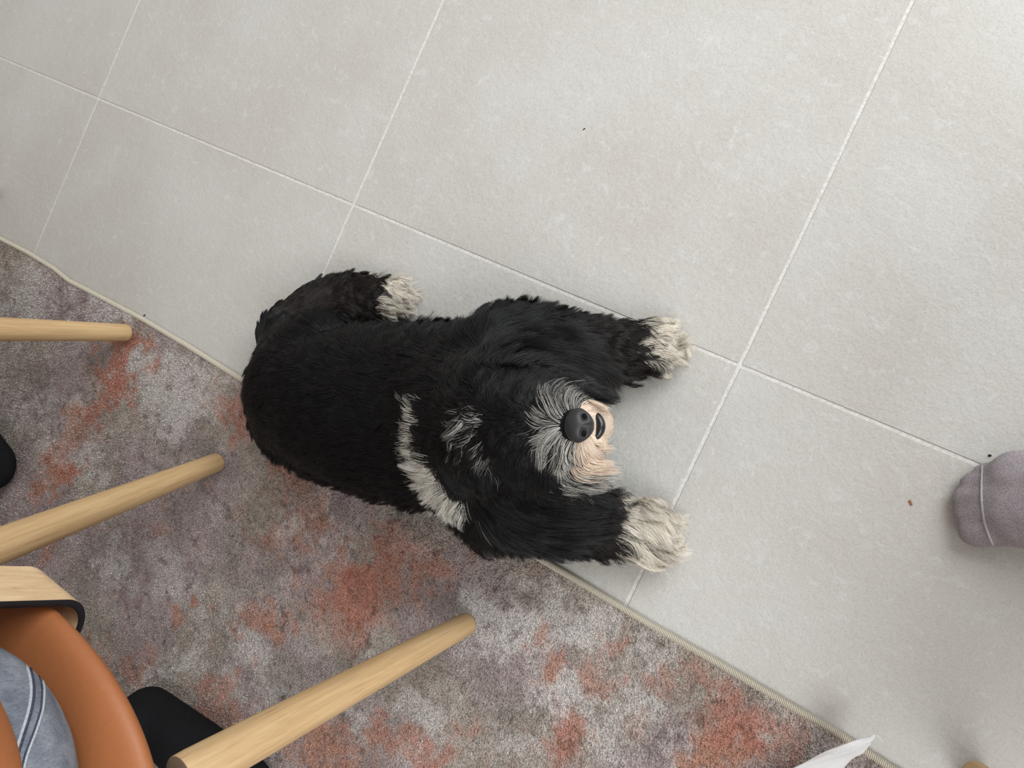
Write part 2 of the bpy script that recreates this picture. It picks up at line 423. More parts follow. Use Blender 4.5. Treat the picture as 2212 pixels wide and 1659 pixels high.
# draw together along slanted rows so that the weave reads
sl = 0.55; q = py_ - sl * px_
q = np.round(q / rowp) * rowp + rng.normal(0, 0.00055, nP)
py_ = np.minimum(q + sl * px_, edge_y(px_) - 0.002)
uvp = proj(np.stack([px_, py_, np.full(nP, RUGZ)], -1))
vis = (uvp[:, 0] > -160) & (uvp[:, 0] < 2300) & (uvp[:, 1] < 1830) & (uvp[:, 1] > 350)
px_, py_ = px_[vis], py_[vis]; nP = len(px_)
cp = rug_color(px_, py_) * rng.uniform(0.50, 1.60, (nP, 1))
zb = np.full(nP, RUGZ - 0.0006) + (fbm(px_, py_, 9, 301, 3) - .5) * 0.0022
dx = rng.normal(0.0008, 0.0011, nP); dy = rng.normal(-0.0005, 0.0011, nP); hh = rng.uniform(0.0014, 0.0028, nP)
pp = np.stack([np.stack([px_, py_, zb], -1), np.stack([px_ + dx * .4, py_ + dy * .4, zb + hh * .7], -1), np.stack([px_ + dx, py_ + dy, zb + hh], -1)], 1)
rr = np.stack([np.full(nP, .00062), np.full(nP, .00058), np.full(nP, .00030)], 1)
pile = hair_object('pile', pp, rr, cp, 'print_color', MT['pile'], rug); tag(pile, kind='stuff')
# overlocked cream binding: a core cord and the stitches wound round it
def tube(path, rad, seg=8, closed=True):
    V = []; F = []
    path = [Vector(p) for p in path]; n = len(path)
    up = Vector((0, 0, 1))
    for i, p in enumerate(path):
        d = (path[min(i + 1, n - 1)] - path[max(i - 1, 0)]).normalized()
        a = d.cross(up)
        if a.length < 1e-4: a = d.cross(Vector((1, 0, 0)))
        a.normalize(); b = a.cross(d).normalized()
        r = rad[i] if hasattr(rad, '__len__') else rad
        for k in range(seg):
            t = 2 * math.pi * k / seg
            V.append(p + a * (r * math.cos(t)) + b * (r * math.sin(t)))
    for i in range(n - 1):
        for k in range(seg):
            F.append((i * seg + k, i * seg + (k + 1) % seg, (i + 1) * seg + (k + 1) % seg, (i + 1) * seg + k))
    if closed:
        F.append(tuple(range(seg - 1, -1, -1))); F.append(tuple((n - 1) * seg + k for k in range(seg)))
    return V, F
BR = 0.0036
bxs = np.arange(-1.6, 2.4, 0.01)
V, F = tube([(x, float(edge_y(x)) - 0.0005, BR + 0.0003) for x in bxs], BR * .82, 8)
keep(link('binding', mesh_from('binding', V, F), None, MT['binding']), rug)
V = []; F = []
sx = -0.35
while sx < 1.75:
    c = Vector((sx, float(edge_y(sx)) - 0.0005, BR + 0.0003))
    ring = []
    for k in range(9):
        t = math.radians(-40 + 260 * k / 8)
        lean = (k / 8 - .5) * 0.0022
        ring.append(c + Vector((lean, math.cos(t) * BR * 1.0, max(math.sin(t) * BR * 1.0, -BR))))
    ring.append(c + Vector((.0013, -BR * 1.35, -BR * .0)))
    a, b = tube(ring, 0.00088, 5)
    o_ = len(V); V += a; F += [tuple(i + o_ for i in f) for f in b]
    sx += 0.0019
stitch = keep(link('binding_stitches', mesh_from('binding_stitches', V, F), None, MT['binding']), rug); tag(stitch, kind='stuff')

# ------------------------------------------------------------------ blob surfaces (bodies, feet, cushions)
def chain(pts, step=0.35):
    """pts: list of (x,y,z,rh,rz); returns dense list of ellipsoids along it"""
    out = []
    for a, b in zip(pts[:-1], pts[1:]):
        a = np.array(a, float); b = np.array(b, float)
        d = np.linalg.norm(a[:3] - b[:3]); n = max(1, int(math.ceil(d / (step * min(a[3], b[3])))))
        for k in range(n): out.append(a + (b - a) * k / n)
    out.append(np.array(pts[-1], float))
    return out
_ico = bmesh.new(); bmesh.ops.create_icosphere(_ico, subdivisions=3, radius=1)
_IV = np.array([v.co[:] for v in _ico.verts]); _IF = np.array([[v.index for v in f.verts] for f in _ico.faces]); _ico.free()
def blob(name, balls, voxel, smooth=6, zmin=None):
    V = []; F = []; o = 0
    for b in balls:
        V.append(_IV * np.array([b[3], b[3], b[4]]) + np.array(b[:3])); F.append(_IF + o); o += len(_IV)
    V = np.concatenate(V); F = np.concatenate(F)
    me = bpy.data.meshes.new(name + '_src'); me.from_pydata(V.tolist(), [], F.tolist()); me.update()
    ob = bpy.data.objects.new(name + '_src', me); COL.objects.link(ob)
    r = ob.modifiers.new('r', 'REMESH'); r.mode = 'VOXEL'; r.voxel_size = voxel; r.use_smooth_shade = True
    s = ob.modifiers.new('s', 'SMOOTH'); s.factor = 0.5; s.iterations = smooth
    dg = bpy.context.evaluated_depsgraph_get()
    res = bpy.data.meshes.new_from_object(ob.evaluated_get(dg))
    bpy.data.objects.remove(ob); bpy.data.meshes.remove(me)
    res.name = name
    if zmin is not None:
        co = np.empty(len(res.vertices) * 3, np.float32); res.vertices.foreach_get('co', co)
        co = co.reshape(-1, 3); co[:, 2] = np.maximum(co[:, 2], zmin); res.vertices.foreach_set('co', co.ravel())
    res.polygons.foreach_set('use_smooth', np.ones(len(res.polygons), bool)); res.update()
    return res

# ------------------------------------------------------------------ chairs
def lathe(profile, seg=28):
    V = []; F = []
    for r, z in profile:
        for k in range(seg):
            t = 2 * math.pi * k / seg; V.append((r * math.cos(t), r * math.sin(t), z))
    n = len(profile)
    for i in range(n - 1):
        for k in range(seg):
            F.append((i * seg + k, i * seg + (k + 1) % seg, (i + 1) * seg + (k + 1) % seg, (i + 1) * seg + k))
    F.append(tuple(range(seg - 1, -1, -1))); F.append(tuple((n - 1) * seg + k for k in range(seg)))
    return V, F
def pad_mesh(name, nx_, ny_, fn):
    """closed pad: fn(u,v)->(top point, bottom point), u,v in -1..1 with rims meeting"""
    V = []; F = []
    us = np.sin(np.linspace(-math.pi / 2, math.pi / 2, nx_)); vs = np.sin(np.linspace(-math.pi / 2, math.pi / 2, ny_))
    for side in (0, 1):
        for u in us:
            for v in vs: V.append(fn(u, v)[side])
    n = nx_ * ny_
    for i in range(nx_ - 1):
        for j in range(ny_ - 1):
            a = i * ny_ + j
            F.append((a, a + ny_, a + ny_ + 1, a + 1)); F.append((n + a, n + a + 1, n + a + ny_ + 1, n + a + ny_))
    me = mesh_from(name, V, F)
    bm = bmesh.new(); bm.from_mesh(me); bmesh.ops.remove_doubles(bm, verts=bm.verts, dist=1e-5)
    bmesh.ops.recalc_face_normals(bm, faces=bm.faces); bm.to_mesh(me); bm.free()
    me.polygons.foreach_set('use_smooth', [True] * len(me.polygons))
    return me
def make_chair(label):
    root = empty('dining_chair')
    tag(root, label, 'chair', 'tan leather dining chairs with oak legs')
    prof = [(0.0085, 0.0), (0.0115, 0.0008), (0.0132, 0.0030), (0.0140, 0.0065), (0.0148, 0.05), (0.0172, 0.18), (0.0196, 0.30), (0.0207, 0.385), (0.0203, 0.395), (0.0198, 0.3965)]
    V, F = lathe(prof); leg_me = mesh_from('leg', V, F); leg_me.materials.append(MT['oak'])
    leg_me.materials.append(MT['legend']); leg_me.polygons[len(leg_me.polygons) - 1].material_index = 1
    leg_me.polygons[len(leg_me.polygons) - 1].use_smooth = False
    for sx, sy in ((-1, 1), (1, 1), (-1, -1), (1, -1)):
        tip = Vector((0.231 * sx, 0.212 * sy, 0.0065)); top = Vector((0.182 * sx, 0.108 * sy, 0.38))
        lg = link('leg', leg_me, root)
        lg.location = tip
        lg.rotation_euler = (top - tip).to_track_quat('Z', 'X').to_euler()
    # steel cross frame under the seat
    for sx in (-1, 1):
        V, F = tube([(0.178 * sx, 0.100, 0.385), (0.03 * sx, 0.018, 0.392), (0.03 * sx, -0.018, 0.392), (0.178 * sx, -0.100, 0.385)], 0.009, 8)
        link('seat_rail', mesh_from('seat_rail', V, F), root, MT['metal'])
    # tan leather seat: rounded plan, rolled rim
    HX, HY, CZ, TH = 0.247, 0.206, 0.432, 0.034
    def seat(u, v):
        # square -> superellipse disc
        k = math.hypot(u, v); m_ = max(abs(u), abs(v))
        if k > 1e-6: uu, vv = u / k * m_, v / k * m_
        else: uu, vv = 0, 0
        r = m_
        ang = math.atan2(vv, uu); c, s = math.cos(ang), math.sin(ang)
        e = 1 / (abs(c) ** 2.5 + abs(s) ** 2.5) ** (1 / 2.5)
        x, y = HX * e * c * r, HY * e * s * r
        h = TH * math.sqrt(max(0, 1 - r ** 3.2))
        dish = -0.014 * (1 - r * r) ** 1.0
        return (x, y - 0.021, CZ + h + dish), (x, y - 0.021, CZ - h * .85)
    link('seat', pad_mesh('seat', 41, 41, seat), root, MT['leather'])
    # bent plywood spine: from under the seat, round the bend and up to the backrest
    W = 0.029; pr = []
    pr += [(-0.13, 0.3975), (0.0, 0.3985), (0.163, 0.400)]
    for k in range(1, 13):
        t = math.radians(84 * k / 12); R_ = 0.030
        pr.append((0.163 + R_ * math.sin(t), 0.400 + R_ - R_ * math.cos(t)))
    y0, z0 = pr[-1]
    for k in range(1, 9):
        pr.append((y0 + 0.031 * k / 8, z0 + 0.235 * k / 8))
    TH_ = 0.0066
    V = []; F = []
    n = len(pr)
    inner = []; outer = []
    for i, (y, z) in enumerate(pr):
        a = pr[max(i - 1, 0)]; b = pr[min(i + 1, n - 1)]
        d = Vector((b[0] - a[0], b[1] - a[1])).normalized(); nn = Vector((d.y, -d.x))   # outward / downward
        outer.append((y + nn.x * TH_ * .5, z + nn.y * TH_ * .5)); inner.append((y - nn.x * TH_ * .5, z - nn.y * TH_ * .5))
    # outer and inner veneer faces (part spine), black edges (sub-part)
    for (y, z) in outer: V += [(-W, y, z), (W, y, z)]
    o_ = len(V)
    for (y, z) in inner: V += [(-W, y, z), (W, y, z)]
    for i in range(n - 1):
        a = 2 * i; F.append((a, a + 1, a + 3, a + 2)); a += o_; F.append((a, a + 2, a + 3, a + 1))
    F.append((0, o_, o_ + 1, 1)); F.append((2 * n - 2, 2 * n - 1, o_ + 2 * n - 1, o_ + 2 * n - 2))
    sp = link('back_spine', mesh_from('back_spine', V, F), root, MT['ply'])
    V = []; F = []
    for sx in (-1, 1):
        o_ = len(V)
        for (y, z), (y2, z2) in zip(outer, inner):
            sh = 0.0007
            V += [(sx * (W - .0002), y, z), (sx * (W - .0002), y2, z2), (sx * (W + sh), y * .92 + y2 * .08, z * .92 + z2 * .08), (sx * (W + sh), y2 * .92 + y * .08, z2 * .92 + z * .08)]
        for i in range(n - 1):
            a = o_ + 4 * i; b = a + 4
            F += [(a, b, b + 2, a + 2), (a + 2, b + 2, b + 3, a + 3), (a + 3, b + 3, b + 1, a + 1)]
    em = mesh_from('black_edge', V, F)
    bm = bmesh.new(); bm.from_mesh(em); bmesh.ops.recalc_face_normals(bm, faces=bm.faces); bm.to_mesh(em); bm.free()
    ed = link('black_edge', em, sp, MT['black']); tag(ed, 'black painted plywood edge')
    # backrest pad, curved round the sitter
    def back(u, v):
        x = 0.225 * u; e = math.sqrt(max(0, 1 - abs(v) ** 3)) ** .6
        yc = 0.238 - 0.30 * x * x
        zc = 0.675 + 0.11 * v * (1 - 0.25 * u ** 4)
        h = 0.021 * (max(0, 1 - abs(u) ** 5) * max(0, 1 - abs(v) ** 4)) ** .5
        yc += 0.10 * (zc - 0.66)
        return (x, yc + h, zc), (x, yc - h, zc)
    link('backrest', pad_mesh('backrest', 37, 25, back), root, MT['leather'])
    return root
chair = make_chair('tan leather dining chair with plywood spine, person in grey jeans seated')
chair.location = (0.8045, -0.6425, RUGZ - 0.0005)
c2 = copy_tree(chair); c2['label'] = 'dining chair with a single oak leg showing at left edge near the rug border'
a2 = math.radians(-13)
c2.rotation_euler = (0, 0, a2)
c2.location = (0.303 - (0.231 * math.cos(a2) - 0.212 * math.sin(a2)), -0.331 - (0.231 * math.sin(a2) + 0.212 * math.cos(a2)), RUGZ - 0.0005)
c3 = copy_tree(chair); c3['label'] = 'dining chair whose rounded oak leg tip shows at the bottom right on bare tiles'
c3.location = (1.787, -0.052, 0.0); c3.rotation_euler = (0, 0, math.radians(-90))

# ------------------------------------------------------------------ people (only legs and feet come into the picture)
def person_seated(label):
    root = empty('person', (0.8, -0.75, RUGZ))
    tag(root, label, 'person')
    hipL, hipR = (0.72, -0.60, 0.53), (0.885, -0.60, 0.53)
    legs = []
    skin = [(0.715, -0.60, .535, .075, .07), (0.69, -1.03, .50, .055, .055), (0.665, -0.86, .14, .036, .036), (0.662, -0.80, .06, .032, .036)]
    skin2 = [(0.885, -0.60, .535, .075, .07), (0.93, -1.05, .50, .055, .055), (0.95, -1.10, .14, .036, .036), (0.95, -1.12, .06, .032, .036)]
    core = [(0.80, -0.60, .55, .12, .085), (0.80, -0.59, .70, .12, .12)]
    footA = [(0.665, -0.795, .036, .030, .030), (0.74, -0.79, .036, .034, .030), (0.84, -0.787, .028, .036, .022)]
    footB = [(0.95, -1.10, .036, .030, .030), (0.96, -1.18, .036, .034, .030), (0.97, -1.265, .030, .033, .020)]
    balls = chain(skin) + chain(skin2) + chain(core) + chain(footA) + chain(footB)
    # upper body leaning towards the table
    torso = chain([(0.80, -0.60, .58, .13, .10), (0.80, -0.61, .75, .125, .10), (0.80, -0.64, .95, .13, .09)]) + chain([(0.68, -0.65, 1.02, .06, .06), (0.80, -0.65, 1.04, .08, .06), (0.92, -0.65, 1.02, .06, .06)])
    neck = chain([(0.80, -0.66, 1.06, .052, .05), (0.80, -0.675, 1.15, .05, .05)])
    head = chain([(0.80, -0.68, 1.25, .078, .10), (0.80, -0.70, 1.20, .062, .075)]) + [(0.80, -0.775, 1.215, .013, .018), (0.725, -0.68, 1.22, .014, .028), (0.875, -0.68, 1.22, .014, .028), (0.80, -0.758, 1.175, .022, .008)]
    arms = []
    for sx in (-1, 1):
        hx = 0.80 + .11 * sx
        arms += chain([(0.80 + .165 * sx, -0.65, 1.01, .050, .05), (0.80 + .20 * sx, -0.72, .80, .042, .042), (0.80 + .13 * sx, -0.95, .775, .030, .030)])
        arms += chain([(hx, -0.99, .775, .033, .018), (hx - .005 * sx, -1.04, .770, .036, .015)])
        for fi, (fo, fl) in enumerate(((-.027, .052), (-.009, .066), (.010, .062), (.028, .045))):
            arms += chain([(hx + fo, -1.055, .768, .0088, .0085), (hx + fo * 1.15, -1.075 - fl * .5, .762, .0084, .008), (hx + fo * 1.15, -1.07 - fl, .748, .0075, .0075)])
        arms += chain([(hx - .033 * sx, -1.005, .768, .0105, .010), (hx - .058 * sx, -1.045, .760, .009, .009)])
    body = blob('body', balls + torso + neck + head + arms, 0.006, 3, RUGZ + .004)
    keep(link('body', body, None, MT['skin']), root)
    g = 0.012
    sw = [(x, y, z, a + g, b + g) for x, y, z, a, b in torso]
    for sx in (-1, 1):
        sw += chain([(0.80 + .165 * sx, -0.65, 1.01, .062, .062), (0.80 + .20 * sx, -0.72, .80, .053, .053), (0.80 + .145 * sx, -0.91, .777, .042, .042)])
    keep(link('sweater', blob('sweater', sw, 0.009, 5), None, MT['sweater']), root)
    hr = chain([(0.80, -0.66, 1.275, .084, .098), (0.80, -0.645, 1.22, .076, .09)])
    keep(link('hair', blob('hair', hr, 0.008, 4), None, MT['dark']), root)
    for sx in (-1, 1):
        ey = link('eye', mesh_from('eye', _IV * .011 + np.array([0.80 + .031 * sx, -0.752, 1.225]), _IF), None, MT['eye']); keep(ey, root)
    g = 0.016
    j1 = [(x, y, z, a + g, b + g) for x, y, z, a, b in ((0.725, -0.572, .530, .107, .070), (0.70, -0.82, .53, .075, .062), (0.69, -1.05, .50, .058, .058), (0.675, -0.93, .28, .048, .048), (0.668, -0.88, .18, .045, .045))]
    j2 = [(x, y, z, a + g, b + g) for x, y, z, a, b in ((0.885, -0.572, .530, .107, .070), (0.91, -0.82, .53, .075, .062), (0.93, -1.05, .50, .058, .058), (0.94, -1.09, .28, .048, .048), (0.948, -1.10, .16, .045, .045))]
    jc = [(x, y, z, a + g, b + g) for x, y, z, a, b in ((0.80, -0.590, .545, .118, .08), (0.80, -0.60, .66, .11, .09))]
    jeans = blob('jeans', chain(j1) + chain(j2) + chain(jc), 0.008, 8)
    jo = keep(link('jeans', jeans, None, MT['denim']), root)
    s1 = chain([(0.662, -0.790, .041, .037, .039), (0.74, -0.787, .042, .043, .040), (0.81, -0.785, .037, .047, .033), (0.853, -0.784, .030, .042, .026)]) + chain([(0.664, -0.80, .06, .039, .045), (0.668, -0.86, .19, .043, .043)])
    s2 = chain([(0.95, -1.10, .041, .037, .039), (0.96, -1.18, .042, .043, .040), (0.97, -1.25, .037, .047, .033), (0.975, -1.295, .030, .042, .026)]) + chain([(0.95, -1.10, .06, .039, .045), (0.95, -1.10, .18, .043, .043)])
    keep(link('sock', blob('sock', s1, 0.0055, 5, RUGZ + .0028), None, MT['blacksock']), root)
    keep(link('sock', blob('sock', s2, 0.0055, 5, RUGZ + .0028), None, MT['blacksock']), root)
    return root, jo
pA, jeansA = person_seated('person in washed grey jeans and black socks seated on tan leather chair')
# seams laid on the denim
def on_surface(me, pxpts, lift):
    bv = BVHTree.FromPolygons([v.co[:] for v in me.vertices], [p.vertices[:] for p in me.polygons])
    out = []
    for px, py in pxpts:
        d = Vector(RC.T @ np.array([(px - PW / 2) / FPX, -(py - PH / 2) / FPX, -1.0])).normalized()
        h, nrm, i_, ds = bv.ray_cast(Vector(CC), d)
        if h is not None:
            if nrm.dot(d) > 0: nrm = -nrm
            out.append(h + nrm * lift)
    return out
def smooth_px(pts, n=40):
    P = np.array(pts, float); t = np.linspace(0, 1, len(P)); tt = np.linspace(0, 1, n)
    x = np.interp(tt, t, P[:, 0]); y = np.interp(tt, t, P[:, 1])
    for _ in range(6):
        x[1:-1] = (x[:-2] + 2 * x[1:-1] + x[2:]) / 4; y[1:-1] = (y[:-2] + 2 * y[1:-1] + y[2:]) / 4
    return list(zip(x, y))
SEAMS = [([(-30, 1325), (0, 1352), (40, 1392), (62, 1430), (75, 1480), (70, 1530), (50, 1590), (35, 1640), (25, 1690)], 0.0011, 'seam_dark'),
         ([(-30, 1332), (0, 1359), (35, 1398), (57, 1434), (69, 1480), (64, 1530), (44, 1590), (29, 1640), (19, 1690)], 0.0012, 'seam'),
         ([(80, 1440), (96, 1480), (94, 1530), (78, 1580), (58, 1630), (45, 1690)], 0.0010, 'seam'),
         ([(76, 1440), (91, 1480), (89, 1530), (73, 1580), (53, 1630), (40, 1690)], 0.0007, 'seam_dark')]
for pts, r, mk in SEAMS:
    hp = on_surface(jeansA.data, smooth_px(pts), 0.0001)
    if len(hp) > 3:
        V, F = tube(hp, r, 6); s_ = link('seam', mesh_from('seam', V, F), None, MT[mk])
        s_.parent = jeansA
pB = copy_tree(pA); pB['label'] = 'person at left edge of whom a black sock tip shows on the rug'
pB.location = (0.114, -0.597, pA.location.z); pB.rotation_euler = (0, 0, a2)

# person taking the photograph: grey sock on the tiles
def photographer():
    root = empty('person', (1.56, -0.02, 0))
    tag(root, 'person with a grey marl sock on the tiles at the right edge', 'person')
    ax = Vector(U(2212, 1085, .03) - U(2062, 1085, .03)).normalized(); ay = Vector((-ax.y, ax.x, 0))       # toes point towards -ax
    T0 = Vector(U(2500, 1085, .05)) - ax * .20; T0.z = 0
    def P(a, b, z, rh, rz): v = T0 + ax * a + ay * b; return (v.x, v.y, z, rh, rz)
    AN = T0 + ax * .19
    def G(a, b, z, rh, rz): return (AN.x + a, AN.y + b, z, rh, rz)
    def Q(px, py, z, rh, rz): v = U(px, py, z); return (v[0], v[1], z, rh, rz)
    toes = [(2106, 1148, .0160), (2088, 1109, .0128), (2084, 1076, .0120), (2100, 1046, .0114), (2128, 1022, .0105)]
    def foot(g):
        b = []
        for x, y, r in toes:
            b += chain([Q(x, y, r * .92 + g * .6, r * .92 + g, r * .8 + g * .6), Q(x + 85, 1085 + (y - 1085) * .86, .026, .018 + g, .019 + g)])
        b += chain([Q(2205, 1112, .028, .032 + g, .024 + g), Q(2290, 1100, .038, .032 + g, .033 + g), Q(2400, 1090, .045, .031 + g, .040 + g), Q(2510, 1085, .038, .028 + g, .034 + g)])
        b += chain([Q(2205, 1042, .024, .031 + g, .021 + g), Q(2300, 1055, .028, .030 + g, .024 + g), Q(2500, 1085, .036, .028 + g, .032 + g)])
        return b
    shin = chain([P(.19, 0, .07, .034, .04), G(.05, 0, .2, .040, .05), G(.15, -.02, .43, .050, .055), G(.30, -.05, .515, .060, .050), G(.50, -.08, .545, .075, .060)])
    keep(link('body', blob('body', foot(-.003) + shin, 0.007, 5, 0.003), None, MT['skin']), root)
    cuff = chain([P(.19, 0, .07, .037, .043), G(.04, 0, .17, .043, .05)])
    so = keep(link('sock', blob('sock', foot(.0012) + cuff, 0.0034, 4, 0.0006), None, MT['greysock']), root)
    hp = on_surface(so.data, smooth_px([(2122, 1006), (2121, 1030), (2120, 1060), (2121, 1090), (2127, 1130), (2138, 1162), (2146, 1178)]), 0.0002)
    # little stitches of the toe seam
    V = []; F = []
    for i in range(len(hp) - 1):
        n_ = 3
        for k in range(n_):
            p = hp[i].lerp(hp[i + 1], k / n_); d = (hp[i + 1] - hp[i]).normalized(); s = d.cross(Vector((0, 0, 1))) * 0.0012
            a, b = tube([p - s, p + Vector((0, 0, .0006)), p + s + d * .0005], 0.0004, 5); o_ = len(V)
            V += a; F += [tuple(q_ + o_ for q_ in f) for f in b]
    ss = link('toe_seam', mesh_from('toe_seam', V, F), None, MT['sockseam']); ss.parent = so
    tr = chain([G(.04, 0, .165, .049, .05), G(.15, -.02, .43, .060, .063), G(.30, -.05, .525, .072, .060), G(.50, -.08, .555, .088, .070)])
    keep(link('trousers', blob('trousers', tr, 0.009, 6), None, MT['denim']), root)
    return root
photographer()

# ------------------------------------------------------------------ white cloth corner at the bottom
def cloth():
    nu, nv = 46, 26
    tipc = Vector((1.4785, -0.2885, 0.047))
    V = []; F = []
    L0 = [Vector((1.4785, -0.2885, .047)), Vector((1.4565, -0.3170, .043)), Vector((1.4305, -0.3650, .026)), Vector((1.385, -0.445, .012)), Vector((1.30, -0.60, .0105))]
    R0 = [Vector((1.4800, -0.2895, .045)), Vector((1.4790, -0.3120, .034)), Vector((1.4722, -0.3385, .020)), Vector((1.465, -0.43, .0105)), Vector((1.47, -0.60, .0105))]
    def curve(P, t):
        x = t * (len(P) - 1); i = min(int(x), len(P) - 2); f = x - i
        p0, p1, p2, p3 = P[max(i - 1, 0)], P[i], P[i + 1], P[min(i + 2, len(P) - 1)]
        return 0.5 * ((2 * p1) + (p2 - p0) * f + (2 * p0 - 5 * p1 + 4 * p2 - p3) * f * f + (3 * p1 - p0 - 3 * p2 + p3) * f ** 3)
    for i in range(nu):
        s = i / (nu - 1); a = curve(L0, s); b = curve(R0, s); w = (b - a).length
        for j in range(nv):
            t = j / (nv - 1); p = a.lerp(b, t)
            fold = math.sin(math.pi * t) * 0.16 * w * (1 - s) + 0.0016 * math.sin(9 * t + 14 * s) * min(1, 3 * s) + 0.0011 * math.sin(31 * s + 5 * t) * (1 - t)
            hem = 0.0
            d = t * w
            if 0.0085 < d < 0.0105: hem = -0.0009
            elif d <= 0.0085: hem = 0.0008
            p = p + Vector((0, 0, fold + hem))
            p.z = max(p.z, RUGZ + .0045 if p.y < -0.31 else 0.0035)
            V.append(p)
    for i in range(nu - 1):
        for j in range(nv - 1):
            a = i * nv + j; F.append((a, a + 1, a + nv + 1, a + nv))
    me = mesh_from('white_cloth', V, F)
    o = link('white_cloth', me, None, MT['cloth'])
    sd = o.modifiers.new('thickness', 'SOLIDIFY'); sd.thickness = 0.0011; sd.offset = 0
    tag(o, 'white cotton cloth corner with stitched hem over the rug edge', 'cloth')
    th = []
    for k in range(7): th.append((1.4795 + 0.0016 * k, -0.2888 - .0003 * k + 0.0011 * math.sin(k * .9), .047 - .0004 * k * k * .25))
    a, b = tube(th, 0.0003, 5); link('loose_thread', mesh_from('loose_thread', a, b), o, MT['cloth'])
cloth()

# ------------------------------------------------------------------ small bits on the floor
def crumb(name, px, py, L, w, h, ang, m, label, z=0.0):
    c = U(px, py, z); bm = bmesh.new(); bmesh.ops.create_cube(bm, size=1)
    for v in bm.verts:
        k = 0.86 if v.co.x > 0 else 1.0
        v.co = Vector((v.co.x * L, v.co.y * w * k + 0.12 * w * (v.co.z), v.co.z * h))
    bmesh.ops.bevel(bm, geom=bm.edges[:], offset=min(w, h) * .22, segments=1, affect='EDGES')
    me = bpy.data.meshes.new(name); bm.to_mesh(me); bm.free()
    o = link(name, me, None, m); o.location = (c[0], c[1], z + h / 2); o.rotation_euler = (0, 0, ang)
    tag(o, label, name.split('_')[-1]); return o
crumb('wood_crumb', 1967, 1086, 0.0056, 0.0024, 0.0014, math.radians(-42), MT['crumb'], 'tiny brown crumb on the tile left of the grey sock')
crumb('dark_fleck', 312, 682, 0.0058, 0.0017, 0.0012, math.radians(60), MT['dark'], 'thin dark fleck on the tile at the rug border', 0.0)
crumb('black_speck', 2138, 984, 0.0028, 0.0022, 0.0014, 0.3, MT['dark'], 'black speck on the tile touching top of grey sock')
crumb('grey_speck', 1262, 279, 0.0036, 0.0012, 0.0008, 0.9, MT['dark'], 'dark speck alone near the middle of the large upper tile')


# ------------------------------------------------------------------ the dog
def B(px, py, z, rh, rz=None):
    p = U(px, py, z); return (p[0], p[1], z, rh, rz if rz else rh)
dog = empty('dog', tuple(U(800, 890, 0.0)))
tag(dog, 'black shaggy dog with white paws and grey muzzle lying sprawled, looking up', 'dog')
balls = []
# trunk from rump to chest
balls += chain([B(668, 842, .078, .080, .074), B(740, 868, .083, .088, .080), B(830, 890, .086, .096, .083), B(930, 900, .090, .098, .088), B(1010, 905, .100, .090, .090)])
# haunches
balls += chain([B(655, 775, .062, .062, .058), B(690, 790, .07, .066, .064)])
balls += chain([B(645, 880, .058, .064, .056), B(725, 925, .06, .060, .058), B(830, 965, .055, .056, .052), B(930, 980, .06, .056, .055)])
# near hind leg, folded out to the side
balls += chain([B(640, 735, .055, .052, .050), B(672, 690, .046, .044, .042), B(730, 662, .036, .036, .034), B(790, 650, .028, .027, .026), B(830, 645, .022, .024, .021)])
balls += [B(843, 632, .018, .0175, .015), B(849, 648, .018, .018, .015), B(846, 662, .016, .016, .014)]
# shoulders
balls += chain([B(1020, 905, .098, .090, .090), B(1075, 800, .082, .060, .062)])
balls += chain([B(1020, 925, .098, .088, .088), B(1080, 1045, .078, .062, .060)])
# front legs
balls += chain([B(1085, 790, .078, .056, .056), B(1180, 765, .058, .045, .046), B(1280, 765, .042, .033, .034), B(1355, 759, .032, .026, .026), B(1395, 751, .026, .026, .022)])
balls += [B(1410, 730, .018, .0135, .013), B(1421, 743, .019, .014, .014), B(1420, 758, .018, .0135, .013), B(1409, 770, .016, .0125, .012)]
balls += chain([B(1085, 1050, .076, .058, .056), B(1170, 1092, .056, .041, .046), B(1255, 1118, .042, .031, .034), B(1330, 1135, .032, .026, .027), B(1375, 1145, .026, .028, .023)])
balls += [B(1396, 1122, .018, .0145, .013), B(1409, 1140, .019, .015, .014), B(1408, 1160, .018, .0145, .013), B(1394, 1177, .016, .0135, .012)]
# neck, skull, muzzle, jaw
balls += chain([B(1000, 905, .125, .078, .075), B(1060, 915, .165, .066, .062), B(1105, 918, .195, .060, .055)])
balls += chain([B(1105, 918, .200, .056, .052), B(1150, 918, .215, .046, .043), B(1190, 918, .228, .029, .027), B(1222, 918, .236, .020, .020), B(1238, 918, .238, .0145, .015)])
balls += chain([B(1195, 890, .216, .024, .024), B(1245, 896, .222, .019, .019), B(1262, 903, .220, .0155, .015)])
balls += chain([B(1195, 948, .216, .024, .024), B(1245, 941, .222, .019, .019), B(1262, 933, .220, .0155, .015)])
balls += chain([B(1150, 918, .180, .036, .030), B(1225, 917, .192, .028, .025), B(1278, 915, .198, .0215, .020)])
# ears hang on both sides of the head
balls += chain([B(1075, 830, .190, .030, .026), B(1110, 808, .160, .036, .024), B(1170, 793, .130, .036, .026), B(1235, 803, .108, .029, .022)])
balls += chain([B(1065, 1000, .190, .030, .026), B(1090, 1055, .160, .040, .026), B(1150, 1085, .130, .042, .026), B(1220, 1090, .108, .033, .022)])
body_me = blob('body', balls, 0.0052, 5, 0.0006)
bco = np.empty(len(body_me.vertices) * 3, np.float32); body_me.vertices.foreach_get('co', bco); bco = bco.reshape(-1, 3).astype(float)
low = bco[:, 1] < edge_y(bco[:, 0]) + .004
bco[low, 2] = np.maximum(bco[low, 2], RUGZ + .0048); body_me.vertices.foreach_set('co', bco.astype(np.float32).ravel()); body_me.update()

